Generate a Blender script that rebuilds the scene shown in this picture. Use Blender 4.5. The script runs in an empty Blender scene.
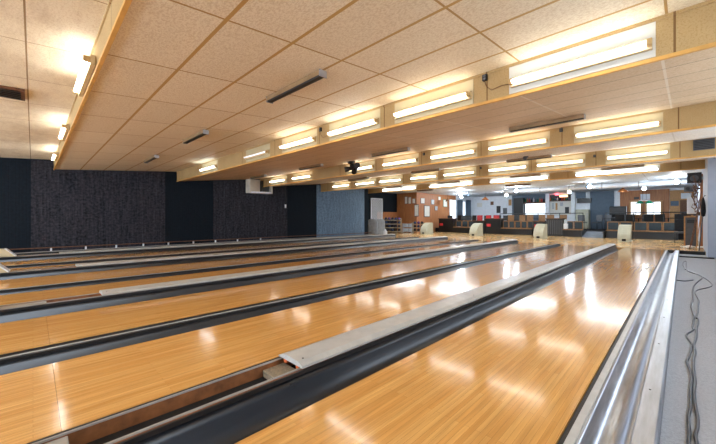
import bpy, bmesh, math, random
from mathutils import Vector
random.seed(7)
S = bpy.context.scene
COL = S.collection
CAMZ = 1.05
PI = math.pi

# ------------------------------------------------------------------ helpers
def lin(r, g, b):
    def f(c):
        c /= 255.0
        return c / 12.92 if c <= 0.04045 else ((c + 0.055) / 1.055) ** 2.4
    return (f(r), f(g), f(b), 1.0)

def atY(px, Y):
    """X of the point of the plane Y=const that lies along a viewing column (used to survey the far furniture)."""
    k = (px - 358) / 325.0
    return Y * (k - 1) / (k + 1)

def zat(py, X, Y):
    return CAMZ + (218 - py) * 0.70711 * (Y - X) / 325.0

def gnd(px, py, z):
    d = 325.0 * (CAMZ - z) / (py - 218.0) / 0.70711
    k = (px - 358) / 325.0
    return (k * d - d) / 2.0, (k * d + d) / 2.0

class MB:
    def __init__(s):
        s.v = []; s.f = []; s.sm = []
    def add(s, vs, fs, smooth=False):
        o = len(s.v); s.v += [tuple(v) for v in vs]
        s.f += [tuple(i + o for i in f) for f in fs]; s.sm += [smooth] * len(fs)
        return s
    def box(s, x0, x1, y0, y1, z0, z1):
        vs = [(x0,y0,z0),(x1,y0,z0),(x1,y1,z0),(x0,y1,z0),(x0,y0,z1),(x1,y0,z1),(x1,y1,z1),(x0,y1,z1)]
        return s.add(vs, [(0,3,2,1),(4,5,6,7),(0,1,5,4),(1,2,6,5),(2,3,7,6),(3,0,4,7)])
    def ext_y(s, prof, y0, y1, smooth=False):
        """extrude a closed (x,z) outline along Y"""
        n = len(prof)
        vs = [(x, y0, z) for x, z in prof] + [(x, y1, z) for x, z in prof]
        fs = [(i, (i+1) % n, (i+1) % n + n, i + n) for i in range(n)]
        o = len(s.v)
        s.add(vs, fs, smooth)
        s.add([], [])
        s.f += [tuple(o + i for i in reversed(range(n))), tuple(o + n + i for i in range(n))]; s.sm += [False, False]
        return s
    def ext_x(s, prof, x0, x1, smooth=False):
        """extrude a closed (y,z) outline along X"""
        n = len(prof)
        vs = [(x0, y, z) for y, z in prof] + [(x1, y, z) for y, z in prof]
        o = len(s.v)
        s.add(vs, [(i, i + n, (i+1) % n + n, (i+1) % n) for i in range(n)], smooth)
        s.f += [tuple(o + i for i in range(n)), tuple(o + n + i for i in reversed(range(n)))]; s.sm += [False, False]
        return s
    def cyl(s, p0, p1, r0, r1=None, n=12, smooth=True, caps=True):
        p0 = Vector(p0); p1 = Vector(p1); r1 = r0 if r1 is None else r1
        d = (p1 - p0).normalized()
        a = Vector((0,0,1)) if abs(d.z) < .9 else Vector((1,0,0))
        u = d.cross(a).normalized(); w = d.cross(u)
        vs = [p0 + (u*math.cos(2*PI*i/n) + w*math.sin(2*PI*i/n))*r0 for i in range(n)]
        vs += [p1 + (u*math.cos(2*PI*i/n) + w*math.sin(2*PI*i/n))*r1 for i in range(n)]
        o = len(s.v)
        s.add(vs, [(i, (i+1) % n, (i+1) % n + n, i + n) for i in range(n)], smooth)
        if caps:
            s.f += [tuple(o + i for i in reversed(range(n))), tuple(o + n + i for i in range(n))]; s.sm += [False]*2
        return s
    def tube(s, pts, r, n=8):
        pts = [Vector(p) for p in pts]; m = len(pts); rings = []
        for i, p in enumerate(pts):
            d = (pts[min(i+1, m-1)] - pts[max(i-1, 0)]).normalized()
            a = Vector((0,0,1)) if abs(d.z) < .95 else Vector((1,0,0))
            u = d.cross(a).normalized(); w = d.cross(u)
            rings += [p + (u*math.cos(2*PI*j/n) + w*math.sin(2*PI*j/n))*r for j in range(n)]
        fs = [(i*n+j, i*n+(j+1) % n, (i+1)*n+(j+1) % n, (i+1)*n+j) for i in range(m-1) for j in range(n)]
        o = len(s.v); s.add(rings, fs, True)
        s.f += [tuple(o+j for j in reversed(range(n))), tuple(o+(m-1)*n+j for j in range(n))]; s.sm += [False]*2
        return s
    def lathe(s, prof, c=(0,0,0), n=16):
        """revolve (r,z) profile about a vertical axis through c"""
        o = len(s.v); m = len(prof)
        vs = [(c[0]+r*math.cos(2*PI*j/n), c[1]+r*math.sin(2*PI*j/n), c[2]+z) for r, z in prof for j in range(n)]
        fs = [(i*n+j, i*n+(j+1) % n, (i+1)*n+(j+1) % n, (i+1)*n+j) for i in range(m-1) for j in range(n)]
        return s.add(vs, fs, True)
    def sphere(s, c, r, n=12, m=8):
        return s.lathe([(max(1e-4, r*math.sin(PI*i/m)), -r*math.cos(PI*i/m)) for i in range(m+1)], c, n)
    def build(s, name, mat, parent=None, loc=None, bevel=0, rot=None):
        me = bpy.data.meshes.new(name); me.from_pydata(s.v, [], s.f); me.update()
        me.polygons.foreach_set('use_smooth', s.sm)
        bm = bmesh.new(); bm.from_mesh(me); bmesh.ops.recalc_face_normals(bm, faces=bm.faces); bm.to_mesh(me); bm.free()
        me.materials.append(mat)
        o = bpy.data.objects.new(name, me); COL.objects.link(o)
        if parent is not None: o.parent = parent
        if loc is not None: o.location = loc
        if rot is not None: o.rotation_euler = rot
        if bevel:
            md = o.modifiers.new('bevel', 'BEVEL'); md.width = bevel; md.segments = 2; md.limit_method = 'ANGLE'
        return o

def tag(o, label, cat, group=None, kind=None):
    o['label'] = label; o['category'] = cat
    if group: o['group'] = group
    if kind: o['kind'] = kind
    return o

def root(name, label, cat, loc=(0,0,0), rz=0, group=None):
    o = bpy.data.objects.new(name, None); COL.objects.link(o)
    o.empty_display_size = .1
    o.location = loc; o.rotation_euler = (0,0,rz)
    return tag(o, label, cat, group)

def dup(r, loc, rz, label, group=None):
    kids = [o for o in r.children]
    c = r.copy(); COL.objects.link(c); c.location = loc; c.rotation_euler = (0,0,rz); c['label'] = label
    if group: c['group'] = group
    for k in kids:
        d = k.copy(); COL.objects.link(d); d.parent = c
        for g in k.children:
            e = g.copy(); COL.objects.link(e); e.parent = d
    return c

ORD = ['first','second','third','fourth','fifth','sixth','seventh','eighth','ninth','tenth','eleventh','twelfth']

# ------------------------------------------------------------------ materials
class NT:
    def __init__(s, name):
        s.m = bpy.data.materials.new(name); s.m.use_nodes = True
        s.t = s.m.node_tree; s.b = s.t.nodes['Principled BSDF']
    def n(s, typ, **kw):
        nd = s.t.nodes.new(typ)
        for k, v in kw.items(): setattr(nd, k, v)
        return nd
    def l(s, a, b): s.t.links.new(a, b)
    def coord(s): return s.n('ShaderNodeTexCoord').outputs['Object']
    def mapping(s, src, scale=(1,1,1), loc=(0,0,0)):
        m = s.n('ShaderNodeMapping'); m.inputs['Scale'].default_value = scale; m.inputs['Location'].default_value = loc
        s.l(src, m.inputs['Vector']); return m.outputs['Vector']
    def noise(s, src, scale, detail=3, rough=.55):
        n = s.n('ShaderNodeTexNoise'); n.inputs['Scale'].default_value = scale
        n.inputs['Detail'].default_value = detail; n.inputs['Roughness'].default_value = rough
        s.l(src, n.inputs['Vector']); return n.outputs['Fac']
    def ramp(s, src, stops):
        r = s.n('ShaderNodeValToRGB'); e = r.color_ramp.elements
        while len(e) < len(stops): e.new(.5)
        for i, (p, c) in enumerate(stops): e[i].position = p; e[i].color = c
        s.l(src, r.inputs['Fac']); return r.outputs['Color']
    def math(s, op, a, b=None, c=None):
        m = s.n('ShaderNodeMath', operation=op)
        for i, x in enumerate((a, b, c)):
            if x is None: continue
            if isinstance(x, (int, float)): m.inputs[i].default_value = x
            else: s.l(x, m.inputs[i])
        return m.outputs[0]
    def mix(s, fac, a, b, blend='MIX'):
        m = s.n('ShaderNodeMix', data_type='RGBA', blend_type=blend)
        for sock, x in ((m.inputs['Factor'], fac), (m.inputs['A'], a), (m.inputs['B'], b)):
            pass
        ins = [i for i in m.inputs if i.enabled]
        for sock, x in zip(ins, (fac, a, b)):
            if isinstance(x, (int, float)): sock.default_value = x
            elif isinstance(x, tuple): sock.default_value = x
            else: s.l(x, sock)
        return [o for o in m.outputs if o.enabled][0]
    def sep(s, src):
        n = s.n('ShaderNodeSeparateXYZ'); s.l(src, n.inputs[0]); return n.outputs
    def comb(s, x, y, z=0.0):
        n = s.n('ShaderNodeCombineXYZ')
        for i, v in enumerate((x, y, z)):
            if isinstance(v, (int, float)): n.inputs[i].default_value = v
            else: s.l(v, n.inputs[i])
        return n.outputs[0]
    def base(s, x):
        if isinstance(x, tuple): s.b.inputs['Base Color'].default_value = x
        else: s.l(x, s.b.inputs['Base Color'])
        return s
    def rough(s, x, spec=None, metal=None):
        if isinstance(x, (int, float)): s.b.inputs['Roughness'].default_value = x
        else: s.l(x, s.b.inputs['Roughness'])
        if spec is not None: s.b.inputs['Specular IOR Level'].default_value = spec
        if metal is not None: s.b.inputs['Metallic'].default_value = metal
        return s
    def bump(s, h, strength=.3, dist=.01):
        n = s.n('ShaderNodeBump'); n.inputs['Strength'].default_value = strength; n.inputs['Distance'].default_value = dist
        s.l(h, n.inputs['Height']); s.l(n.outputs[0], s.b.inputs['Normal']); return s

def simple(name, rgb, rough=.6, metal=0.0, var=.12, scale=6, spec=.5):
    t = NT(name); c = t.coord(); nz = t.noise(c, scale)
    a = lin(*rgb); d = tuple(x*(1-var*2) for x in a[:3]) + (1,); u = tuple(min(1, x*(1+var)) for x in a[:3]) + (1,)
    t.base(t.ramp(nz, [(.3, d), (.7, u)])); t.rough(rough, spec, metal)
    return t.m

def emis(name, rgb, strength):
    t = NT(name); t.base(rgb + (1,)); t.b.inputs['Emission Color'].default_value = rgb + (1,)
    t.b.inputs['Emission Strength'].default_value = strength
    return t.m

M = {}
def lane_mat(name, c1, c2, c3, rough):
    t = NT(name); x, y, z = t.sep(t.coord())
    br = t.n('ShaderNodeTexBrick'); t.l(t.comb(y, x), br.inputs['Vector'])
    br.inputs['Color1'].default_value = c1; br.inputs['Color2'].default_value = c2; br.inputs['Mortar'].default_value = c3
    br.inputs['Scale'].default_value = 1; br.inputs['Mortar Size'].default_value = .0006; br.inputs['Bias'].default_value = 0
    br.inputs['Brick Width'].default_value = .95; br.inputs['Row Height'].default_value = .0275; br.offset = .37; br.squash = 1
    g = t.noise(t.comb(t.math('MULTIPLY', x, 38), t.math('MULTIPLY', y, 1.6)), 1, 4, .6)
    grain = t.ramp(g, [(.3, (.78,.74,.68,1)), (.7, (1.08,1.08,1.06,1))])
    col = t.mix(1.0, br.outputs['Color'], grain, 'MULTIPLY')
    t.base(col)
    sm = t.noise(t.comb(t.math('MULTIPLY', x, 3), t.math('MULTIPLY', y, 1.2)), 1, 3)
    t.rough(t.math('MULTIPLY_ADD', sm, .1, rough - .04), .5)
    t.b.inputs['Coat Weight'].default_value = .12; t.b.inputs['Coat Roughness'].default_value = .06
    bw = t.noise(t.comb(t.math('MULTIPLY', x, 5), t.math('MULTIPLY', y, .9)), 1, 2)
    t.bump(bw, .12, .01)
    return t.m
M['lane'] = lane_mat('lane_wood', lin(232,178,104), lin(220,160,86), lin(168,112,58), .12)
M['approach'] = lane_mat('approach_wood', lin(228,186,128), lin(223,179,121), lin(196,150,98), .17)

def gutter_mat(name, rgb, rough, spec, metal=0.0):
    t = NT(name); c = t.coord(); x, y, z = t.sep(c)
    nz = t.noise(t.comb(t.math('MULTIPLY', x, 22), t.math('MULTIPLY', y, 2.2), t.math('MULTIPLY', z, 22)), 1, 5, .6)
    a = lin(*rgb)
    t.base(t.ramp(nz, [(.25, tuple(v*.7 for v in a[:3])+(1,)), (.75, tuple(min(1, v*1.35) for v in a[:3])+(1,))]))
    t.rough(t.math('MULTIPLY_ADD', nz, .25, rough - .1), spec, metal)
    return t.m
M['gutter'] = gutter_mat('gutter_plastic', (30,31,35), .3, .55)
M['gutter_metal'] = gutter_mat('gutter_metal', (176,180,188), .3, .5, .85)
M['cap'] = simple('return_cover_grey', (186,184,178), .36, 0, .06, 9)
M['lip'] = simple('grey_lip', (168,162,154), .4, 0, .08)
M['lip_dark'] = simple('dark_strip', (34,31,30), .5)
M['trough_wood'] = simple('trough_wood', (142,88,48), .6, 0, .2, 14)
M['trough_floor'] = simple('trough_black', (22,20,19), .8)
M['bench_wood'] = simple('bench_wood', (150,108,64), .5, 0, .15, 18)
M['ramp_grey'] = simple('ramp_grey', (112,117,124), .6)
M['foam'] = simple('orange_foam', (208,96,40), .7, 0, .3, 60)
M['spacer'] = simple('spacer_board', (150,136,114), .8, 0, .2, 90)
M['steel'] = simple('steel', (170,170,172), .35, .7, .08)
M['screw'] = simple('screw_dark', (50,48,46), .5, .6)

def ceiling_mat(name, tile, ex, ey, ox, oy, lx, ly, base, dark, linecol, linecol2, speck, stain=0):
    """panels: lines across X every ey (width ly) and along Y every ex (width lx)"""
    t = NT(name); c = t.coord(); x, y, z = t.sep(c)
    X = t.math('DIVIDE', t.math('SUBTRACT', x, ox), ex); Y = t.math('DIVIDE', t.math('SUBTRACT', y, oy), ey)
    def line(v, size, w):
        fr = t.math('FRACT', t.math('ADD', v, 100.5))
        return t.math('LESS_THAN', t.math('ABSOLUTE', t.math('SUBTRACT', fr, .5)), w / size / 2)
    mx = line(X, ex, lx); my = line(Y, ey, ly)
    cell = t.n('ShaderNodeTexWhiteNoise'); t.l(t.comb(t.math('FLOOR', X), t.math('FLOOR', Y)), cell.inputs['Vector'])
    nz = t.noise(c, 1.1, 3)
    a = t.mix(t.math('MULTIPLY_ADD', cell.outputs['Value'], .55, t.math('MULTIPLY', nz, .4)), dark, base)
    sp = t.noise(t.mapping(c, (1,1.6,1)), 42, 5, .75)
    spm = t.ramp(sp, [(.5 - speck*.28, (.84,.78,.7,1)), (.53, (1,1,1,1))])
    a = t.mix(1.0, a, spm, 'MULTIPLY')
    if stain:
        st = t.noise(t.mapping(c, (.7,1.6,1)), 2.4, 6, .7)
        a = t.mix(1.0, a, t.ramp(st, [(.44, (1,1,1,1)), (.66, (1-stain, 1-stain*1.25, 1-stain*1.5, 1))]), 'MULTIPLY')
    a = t.mix(mx, a, linecol2); a = t.mix(my, a, linecol)
    t.base(a); t.rough(.62, .28)
    t.bump(sp, .25, .006)
    return t.m
tan_b, tan_d = lin(240,226,198), lin(228,210,178)
M['ceil0'] = ceiling_mat('ceiling_tan_sheet', 1, 1.22, .6, -4.6, 4.25, .012, .014, lin(244,232,208), lin(230,214,184), lin(150,122,84), lin(170,136,92), .5, .18)
M['ceil1'] = ceiling_mat('ceiling_tile_brown_joints', 1, 1.2, .6, -.1, -.01, .02, .034, tan_b, tan_d, lin(188,146,82), lin(176,136,80), .2)
M['ceil2'] = ceiling_mat('ceiling_plank_panels', 1, 1.2, .49, -.13, .46, .022, .01, lin(226,202,166), lin(210,182,146), lin(104,76,52), lin(224,206,180), .3)
M['ceil2b'] = ceiling_mat('ceiling_pale_planks', 1, 1.2, .49, -.13, .46, .022, .012, lin(240,232,218), lin(226,214,196), lin(134,112,90), lin(210,196,172), .15)
M['ceil3'] = ceiling_mat('ceiling_back_tile', 1, 1.2, .6, 0, 0, .016, .016, lin(224,234,246), lin(210,220,232), lin(150,150,152), lin(150,150,152), .12)

def ply_mat(name, base, dark, joint, gap=1.22, off=0.0):
    t = NT(name); c = t.coord(); x, y, z = t.sep(c)
    fr = t.math('FRACT', t.math('ADD', t.math('DIVIDE', t.math('SUBTRACT', x, off), gap), 100.5))
    jm = t.math('LESS_THAN', t.math('ABSOLUTE', t.math('SUBTRACT', fr, .5)), .008 / gap)
    n1 = t.noise(c, 2.2, 4); n2 = t.noise(c, 70, 5, .75)
    col = t.mix(n1, dark, base)
    col = t.mix(1.0, col, t.ramp(n2, [(.36, (.76,.68,.55,1)), (.5, (1,1,1,1))]), 'MULTIPLY')
    col = t.mix(jm, col, joint); t.base(col); t.rough(.65, .25); t.bump(n2, .2, .004)
    return t.m
M['beam'] = ply_mat('beam_plywood', lin(190,162,114), lin(168,136,90), lin(120,88,50), 1.62, -.05)
M['trim'] = simple('beam_trim_ochre', (214,160,80), .5)
M['reflector'] = simple('white_reflector_board', (206,202,190), .5, 0, .05, 3)
M['reflector_cream'] = simple('cream_reflector_board', (196,180,142), .5, 0, .05, 3)
M['housing'] = simple('cream_enamel', (222,214,196), .45, 0, .05)
M['housing_dark'] = simple('dark_louvre', (30,27,25), .35)
M['housing_tan'] = simple('lamp_housing_tan', (196,170,126), .5, 0, .06)
M['fixture_tan'] = simple('fixture_tan_metal', (168,142,108), .35, .4)
M['socket'] = simple('lamp_socket_tan', (196,160,104), .5)
M['tube_warm'] = emis('tube_warm', (.98,.95,.88), 7)
M['tube_white'] = emis('tube_white', (.92,.98,1.0), 7)
M['tube_cool'] = emis('tube_cool', (.74,.88,1.0), 6)
M['tube_dim'] = emis('tube_dim', (.92,.92,.95), .24)

def fabric(name, rgb, amount, sc=26, hi=1.0):
    t = NT(name); c = t.coord(); x, y, z = t.sep(c)
    st = t.noise(t.comb(t.math('MULTIPLY', y, sc), t.math('MULTIPLY', z, 1.1)), 1, 4, .7)
    bl = t.noise(t.comb(t.math('MULTIPLY', y, 8), t.math('MULTIPLY', z, 9)), 1.6, 4, .7)
    rib = t.math('FRACT', t.math('MULTIPLY', y, 14))
    f = t.math('MULTIPLY_ADD', bl, .6, t.math('MULTIPLY', st, .4))
    a = lin(*rgb)
    col = t.ramp(f, [(.36, tuple(v*(1-amount) for v in a[:3])+(1,)), (.64, tuple(v*(1+amount*1.2) for v in a[:3])+(1,))])
    seam = t.math('LESS_THAN', rib, .1)
    col = t.mix(t.math('MULTIPLY', seam, .35), col, (0.004,.004,.005,1))
    t.base(col); t.rough(.95, .1); t.bump(f, .5, .02)
    return t.m
M['wall_dark'] = fabric('wall_navy_cloth', (27,33,40), .18, 40)
M['wall_rib'] = fabric('wall_ribbed_panel', (50,50,56), .75, 13)
M['wall_rib_blue'] = fabric('wall_ribbed_panel_blue', (102,124,146), .45, 13)

def carpet(name, rgb):
    t = NT(name); c = t.coord(); n = t.noise(c, 85, 4, .85); n2 = t.noise(c, 2.5, 4)
    a = lin(*rgb)
    t.base(t.mix(n2, t.ramp(n, [(.3, tuple(v*.5 for v in a[:3])+(1,)), (.7, tuple(v*1.35 for v in a[:3])+(1,))]), a))
    t.rough(1, .05); t.bump(n, .6, .004); return t.m
M['carpet'] = carpet('grey_carpet', (176,177,180))
M['carpet_dark'] = carpet('dark_carpet', (44,42,44))
M['plaster'] = simple('blue_grey_paint', (176,184,198), .7, 0, .04, 2)
M['dark_paint'] = simple('dark_paint', (26,28,32), .8)
M['slate'] = simple('slate_blue_paint', (92,108,124), .7, 0, .06)
M['white'] = simple('white_paint', (226,230,236), .5, 0, .04)
M['black'] = simple('black_laminate', (13,13,14), .4)
M['black_cloth'] = simple('black_cloth', (34,34,38), .9, 0, .3, 30)
M['teal'] = simple('teal_upholstery', (40,54,62), .6)
M['tanwood'] = simple('tan_wood', (190,140,84), .5, 0, .15, 18)
M['brownwood'] = simple('brown_wood', (112,72,44), .6, 0, .2, 18)
M['darkboard'] = simple('dark_board', (84,86,90), .6)
M['rubber'] = simple('black_rubber', (26,26,28), .6)
M['cable'] = simple('cable_rubber', (46,48,56), .28)
M['hood'] = simple('hood_putty', (182,180,158), .42, 0, .06)
M['beige'] = simple('kickback_beige', (196,182,146), .5, 0, .06)
M['red'] = simple('red_vinyl', (196,40,44), .45)
M['green'] = simple('green_glass', (20,110,80), .3)
M['silver'] = simple('duct_silver', (214,218,224), .35, .15, .05)
M['grey_plastic'] = simple('grey_plastic', (178,184,190), .5)
M['paper'] = simple('paper', (224,222,214), .8, 0, .12, 30)
M['amber'] = simple('amber_glass', (186,112,56), .4)
M['ball'] = simple('ball_dark', (34,32,48), .2, 0, .5, 14)
M['ball_purple'] = simple('ball_purple', (84,52,110), .2, 0, .4, 14)
M['ball_blue'] = simple('ball_blue', (40,56,92), .2, 0, .4, 14)
M['glow_red'] = emis('red_sign_glow', (1.0,.08,.1), 2.2)
M['glow_win'] = emis('daylight_pane', (.86,.93,1.0), .6)
M['glow_white'] = emis('lit_white', (.9,.96,1.0), 26)
M['glow_fill_panel'] = emis('fill_panel_white', (.86,.94,1.0), 5.5)
M['glow_fill_globe'] = emis('fill_globe_white', (.8,.91,1.0), 130)
M['glow_amber'] = emis('amber_lamp', (1.0,.55,.25), 1.2)

def orange_wood():
    t = NT('orange_wood_panelling'); c = t.coord(); x, y, z = t.sep(c)
    h = t.math('ADD', x, y)
    g = t.noise(t.comb(t.math('MULTIPLY', h, 30), t.math('MULTIPLY', z, 2)), 1, 4, .6)
    col = t.ramp(g, [(.3, lin(150,92,54)), (.7, lin(184,124,78))])
    j = t.math('LESS_THAN', t.math('FRACT', t.math('MULTIPLY', h, 3.2)), .05)
    t.base(t.mix(t.math('MULTIPLY', j, .5), col, lin(90,48,22))); t.rough(.5, .4); return t.m
M['orange'] = orange_wood()
def lattice_mat():
    t = NT('white_lattice'); c = t.coord(); x, y, z = t.sep(c)
    a = t.math('LESS_THAN', t.math('FRACT', t.math('MULTIPLY', t.math('ADD', y, z), 7)), .45)
    b = t.math('LESS_THAN', t.math('FRACT', t.math('ADD', t.math('MULTIPLY', t.math('SUBTRACT', y, z), 7), 40)), .45)
    t.base(t.mix(t.math('MAXIMUM', a, b), lin(30,34,40), lin(214,214,210))); t.rough(.6); return t.m

# ------------------------------------------------------------------ layout numbers (metres, lane surface z=0, lanes run along +Y)
LW = 1.055
lanes = [(-1.475, -.42), (-3.22, -2.165)]
P = 3.33
LX = []
for k in range(4):
    for a, b in lanes: LX.append((a - k*P, b - k*P))
Y0, Y1, YJ = -3.9, 14.75, .1
XW = -13.62          # dark side wall
XR = 1.3             # right wall beside the camera
A0 = -15.4

# ------------------------------------------------------------------ setting
tag(MB().box(A0-.2, XR+.2, -4.4, 14.75, -.24, -.16).build('floor_pit', M['trough_floor']), 'black sub-floor visible below the lanes and gutters', 'floor', kind='structure')
tag(MB().box(A0-.2, .5, 14.75, 28.2, -.16, -.002).build('floor_approach', M['approach'], loc=(0,0,0)), 'glossy boarded approach floor past the ends of the lanes', 'floor', kind='structure')
tag(MB().box(-.085, XR, -4.3, 14.75, -.16, -.1).build('floor_carpet', M['carpet']), 'grey carpet walkway along the right-hand gutter', 'floor', kind='structure')
tag(MB().box(-13.6, .5, 22.1, 28.0, 0, .3).build('floor_seating', M['carpet_dark']), 'raised dark seating platform behind the bench row', 'floor', kind='structure')
tag(MB().box(XW-.15, XW, -4.3, 14.5, -.16, 3.1).build('wall_left', M['wall_dark']), 'black cloth side wall beside the farthest lane', 'wall', kind='structure')
m = MB().box(A0, XR+.15, -4.45, -4.3, -.16, .35).box(A0, XR+.15, -4.45, -4.3, 2.5, 3.1)
for i in range(6): m.box(A0 + i*3.34, A0 + i*3.34 + .12, -4.45, -4.3, .35, 2.5)  # unseen openings between these mullions, added to let fill daylight in
tag(m.build('wall_back', M['dark_paint']), 'dark wall behind the pin decks with an added daylight opening', 'wall', kind='structure')
m = MB().box(XR, XR+.15, -4.3, 13.75, -.16, 1.35).box(XR, XR+.15, -4.3, 13.75, 2.15, 3.1).box(XR, XR+.15, -4.3, 1.2, 1.35, 2.15).box(XR, XR+.15, 12.6, 13.75, 1.35, 2.15)
for i in range(5): m.box(XR, XR+.15, 3.3+i*1.9, 3.5+i*1.9, 1.35, 2.15)  # unseen openings added to this wall for side daylight on lanes and ceilings
tag(m.build('wall_right', M['plaster']), 'pale blue-grey wall along the carpet walkway with added daylight openings', 'wall', kind='structure')
tag(MB().box(.5, XR+.15, 13.75, 28.2, -.16, 3.1).build('wall_right_end', M['plaster'], bevel=.01), 'pale blue-grey wall corner at the end of the carpet', 'wall', kind='structure')
tag(MB().box(A0-.15, A0, 14.4, 19.7, -.16, 3.1).build('wall_alcove', M['wall_dark']), 'dark navy alcove wall behind the ball racks', 'wall', kind='structure')
tag(MB().box(A0, XW-.15, 14.4, 14.5, -.16, 3.1).build('wall_alcove_return', M['wall_dark']), 'narrow dark return wall where the ribbed side wall ends', 'wall', kind='structure')
tag(MB().box(A0, -13.6, 19.6, 19.75, -.16, 3.0).build('wall_alcove_end', M['orange']), 'orange wood wall facing the lanes beside the alcove', 'wall', kind='structure')
tag(MB().box(-13.75, -13.6, 19.752, 25.3, -.16, 3.0).build('wall_wood', M['orange']), 'orange wood side wall with framed pictures', 'wall', kind='structure')
tag(MB().box(-13.75, -13.6, 25.3, 28.2, -.16, 3.0).build('wall_white', M['white']), 'white far end of the left side wall', 'wall', kind='structure')
tag(MB().box(-13.75, .5, 28.0, 28.2, -.16, 3.0).build('wall_far', M['white']), 'white far wall behind the seating area', 'wall', kind='structure')

# ceiling sections: (Ya, za, Yb, zb, material) heights above camera
def section(name, ya, za, yb, zb, mat, x0, x1, label):
    m = MB(); za += CAMZ; zb += CAMZ
    m.ext_x([(0,0), (yb-ya, zb-za), (yb-ya, zb-za+.05), (0, .05)], x0, x1)
    o = m.build(name, mat, loc=(0, ya, za)); return tag(o, label, 'ceiling', kind='structure')
BY = [.45, 3.87, 7.3, 10.8, 15.3]
BB = [1.475, 1.39, 1.4, 1.4, 1.6]
BT = [1.775, 1.76, 1.77, 1.81, 1.88]
section('ceiling_front', -4.3, 1.50, BY[0], BT[0], M['ceil0'], XW, XR, 'tan sheeted ceiling over the pin decks')
cname = ['ceiling_tiled', 'ceiling_planked', 'ceiling_planked_middle', 'ceiling_planked_far']
clab = ['tan ceiling tiles with brown joints, largest ceiling area', 'brown planked ceiling just behind the first big beam', 'pale planked ceiling behind the second beam', 'pale planked ceiling in front of the last beam']
for k in range(4):
    section(cname[k], BY[k]+.02, BB[k]+.012, BY[k+1], BT[k+1], (M['ceil1'], M['ceil2'], M['ceil2b'], M['ceil2b'])[k], XW if k < 3 else A0, XR, clab[k])
section('ceiling_seating', BY[4]+.02, 1.86, 28.2, 1.86, M['ceil3'], A0, XR, 'white tiled ceiling over the seating area')
blab = ['plywood ceiling beam nearest the camera, steeply slanting', 'widest plywood ceiling beam carrying the largest tube lamp', 'second plywood ceiling beam behind the widest one', 'third plywood ceiling beam with the dark vent at its end', 'last ceiling beam with long bluish lamps above the foul line']
for k in range(5):
    x0, x1 = (XW, XR) if k < 3 else ((XW, XR) if k == 3 else (A0, .5))
    b = tag(MB().box(x0, x1, 0, .018, BB[k]+CAMZ, BT[k]+CAMZ+.06).build('ceiling_beam', M['beam'], loc=(0, BY[k], 0)), blab[k], 'beam', 'ceiling beams', 'structure')
    MB().box(x0, x1, -.01, .022, BB[k]+CAMZ-.012, BB[k]+CAMZ+.02).build('beam_trim', M['trim'], parent=b)
    if k < 4:
        MB().box(x0, x1, -.012, 0, BT[k]+CAMZ-.03, BT[k]+CAMZ+.0).build('top_trim', M['beam'], parent=b)

# ribbed wall panels between black strips
def wallY(px):
    k = (px - 358) / 325.0
    return -XW * (1 + k) / (1 - k) 
plabs = ['wide dark grey ribbed wall panel under the brown-jointed tiles', 'dark grey ribbed wall panel beside the white wall box', 'bluish grey ribbed wall panel nearest the lattice']
for i, (a, b) in enumerate([(31,165), (213,287), (316.5,364)]):
    o = MB().box(0, .03, wallY(a), wallY(b), 0, 2.78).build('wall_panel', M['wall_rib' if i < 2 else 'wall_rib_blue'], loc=(XW, 0, 0))
    tag(o, plabs[i], 'wall panel', 'ribbed wall panels')

# ------------------------------------------------------------------ lanes
llab = ['maple bowling lane along the carpet, nearest the camera', 'bowling lane second from the carpet, with a bright deck joint', 'bowling lane third from the carpet', 'bowling lane fourth from the carpet',
        'bowling lane fifth from the carpet', 'bowling lane sixth from the carpet', 'bowling lane seventh from the carpet', 'bowling lane along the black side wall, farthest from the carpet']
for i, (a, b) in enumerate(LX):
    r = root('bowling_lane', llab[i], 'bowling lane', ((a+b)/2, 0, 0), 0, 'bowling lanes')
    h = LW/2
    MB().box(-h, h, YJ, Y1, -.06, 0).build('lane_bed', M['lane'], r)
    MB().box(-h, h, Y0, YJ-.0015, -.06, 0).build('pin_deck', M['lane'], r)
    MB().box(-h+.001, h-.001, Y0, Y1, -.15, -.06).build('lane_cribbing', M['brownwood'], r)

def gutter_prof(x_lane, x_wall, z_wall, t=.012):
    """from the lane edge (z -.012) down and up to the wall side"""
    d = x_wall - x_lane
    pts = []
    n = 12
    for i in range(n+1):
        s = i / n
        x = x_lane + d*s
        if s < .5: z = -.095 + (.083) * (1 - math.sin(PI*s)) ** 1.6 
        else: z = -.095 + (.095 + z_wall) * (1 - math.sin(PI*s)) ** 1.6
        pts.append((x, z))
    top = pts; bot = [(x, z - t) for x, z in reversed(pts)]
    return top + bot
def add_gutter(i, side, wallx, zw, label):
    a, b = LX[i]
    xl = b + .004 if side > 0 else a - .004
    r = root('gutter', label, 'gutter', (xl, 0, 0), 0, 'lane gutters')
    MB().ext_y([(x - xl, z) for x, z in gutter_prof(xl, wallx, zw)], Y0, Y1, True).build('channel', M['gutter'], r)
    w = .012 if wallx > xl else -.012
    MB().box(min(wallx-xl-w*.9, wallx-xl), max(wallx-xl-w*.9, wallx-xl), Y0, Y1, zw-.02, zw+.004).build('edge_strip', M['lip_dark'], r)
    return r

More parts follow.
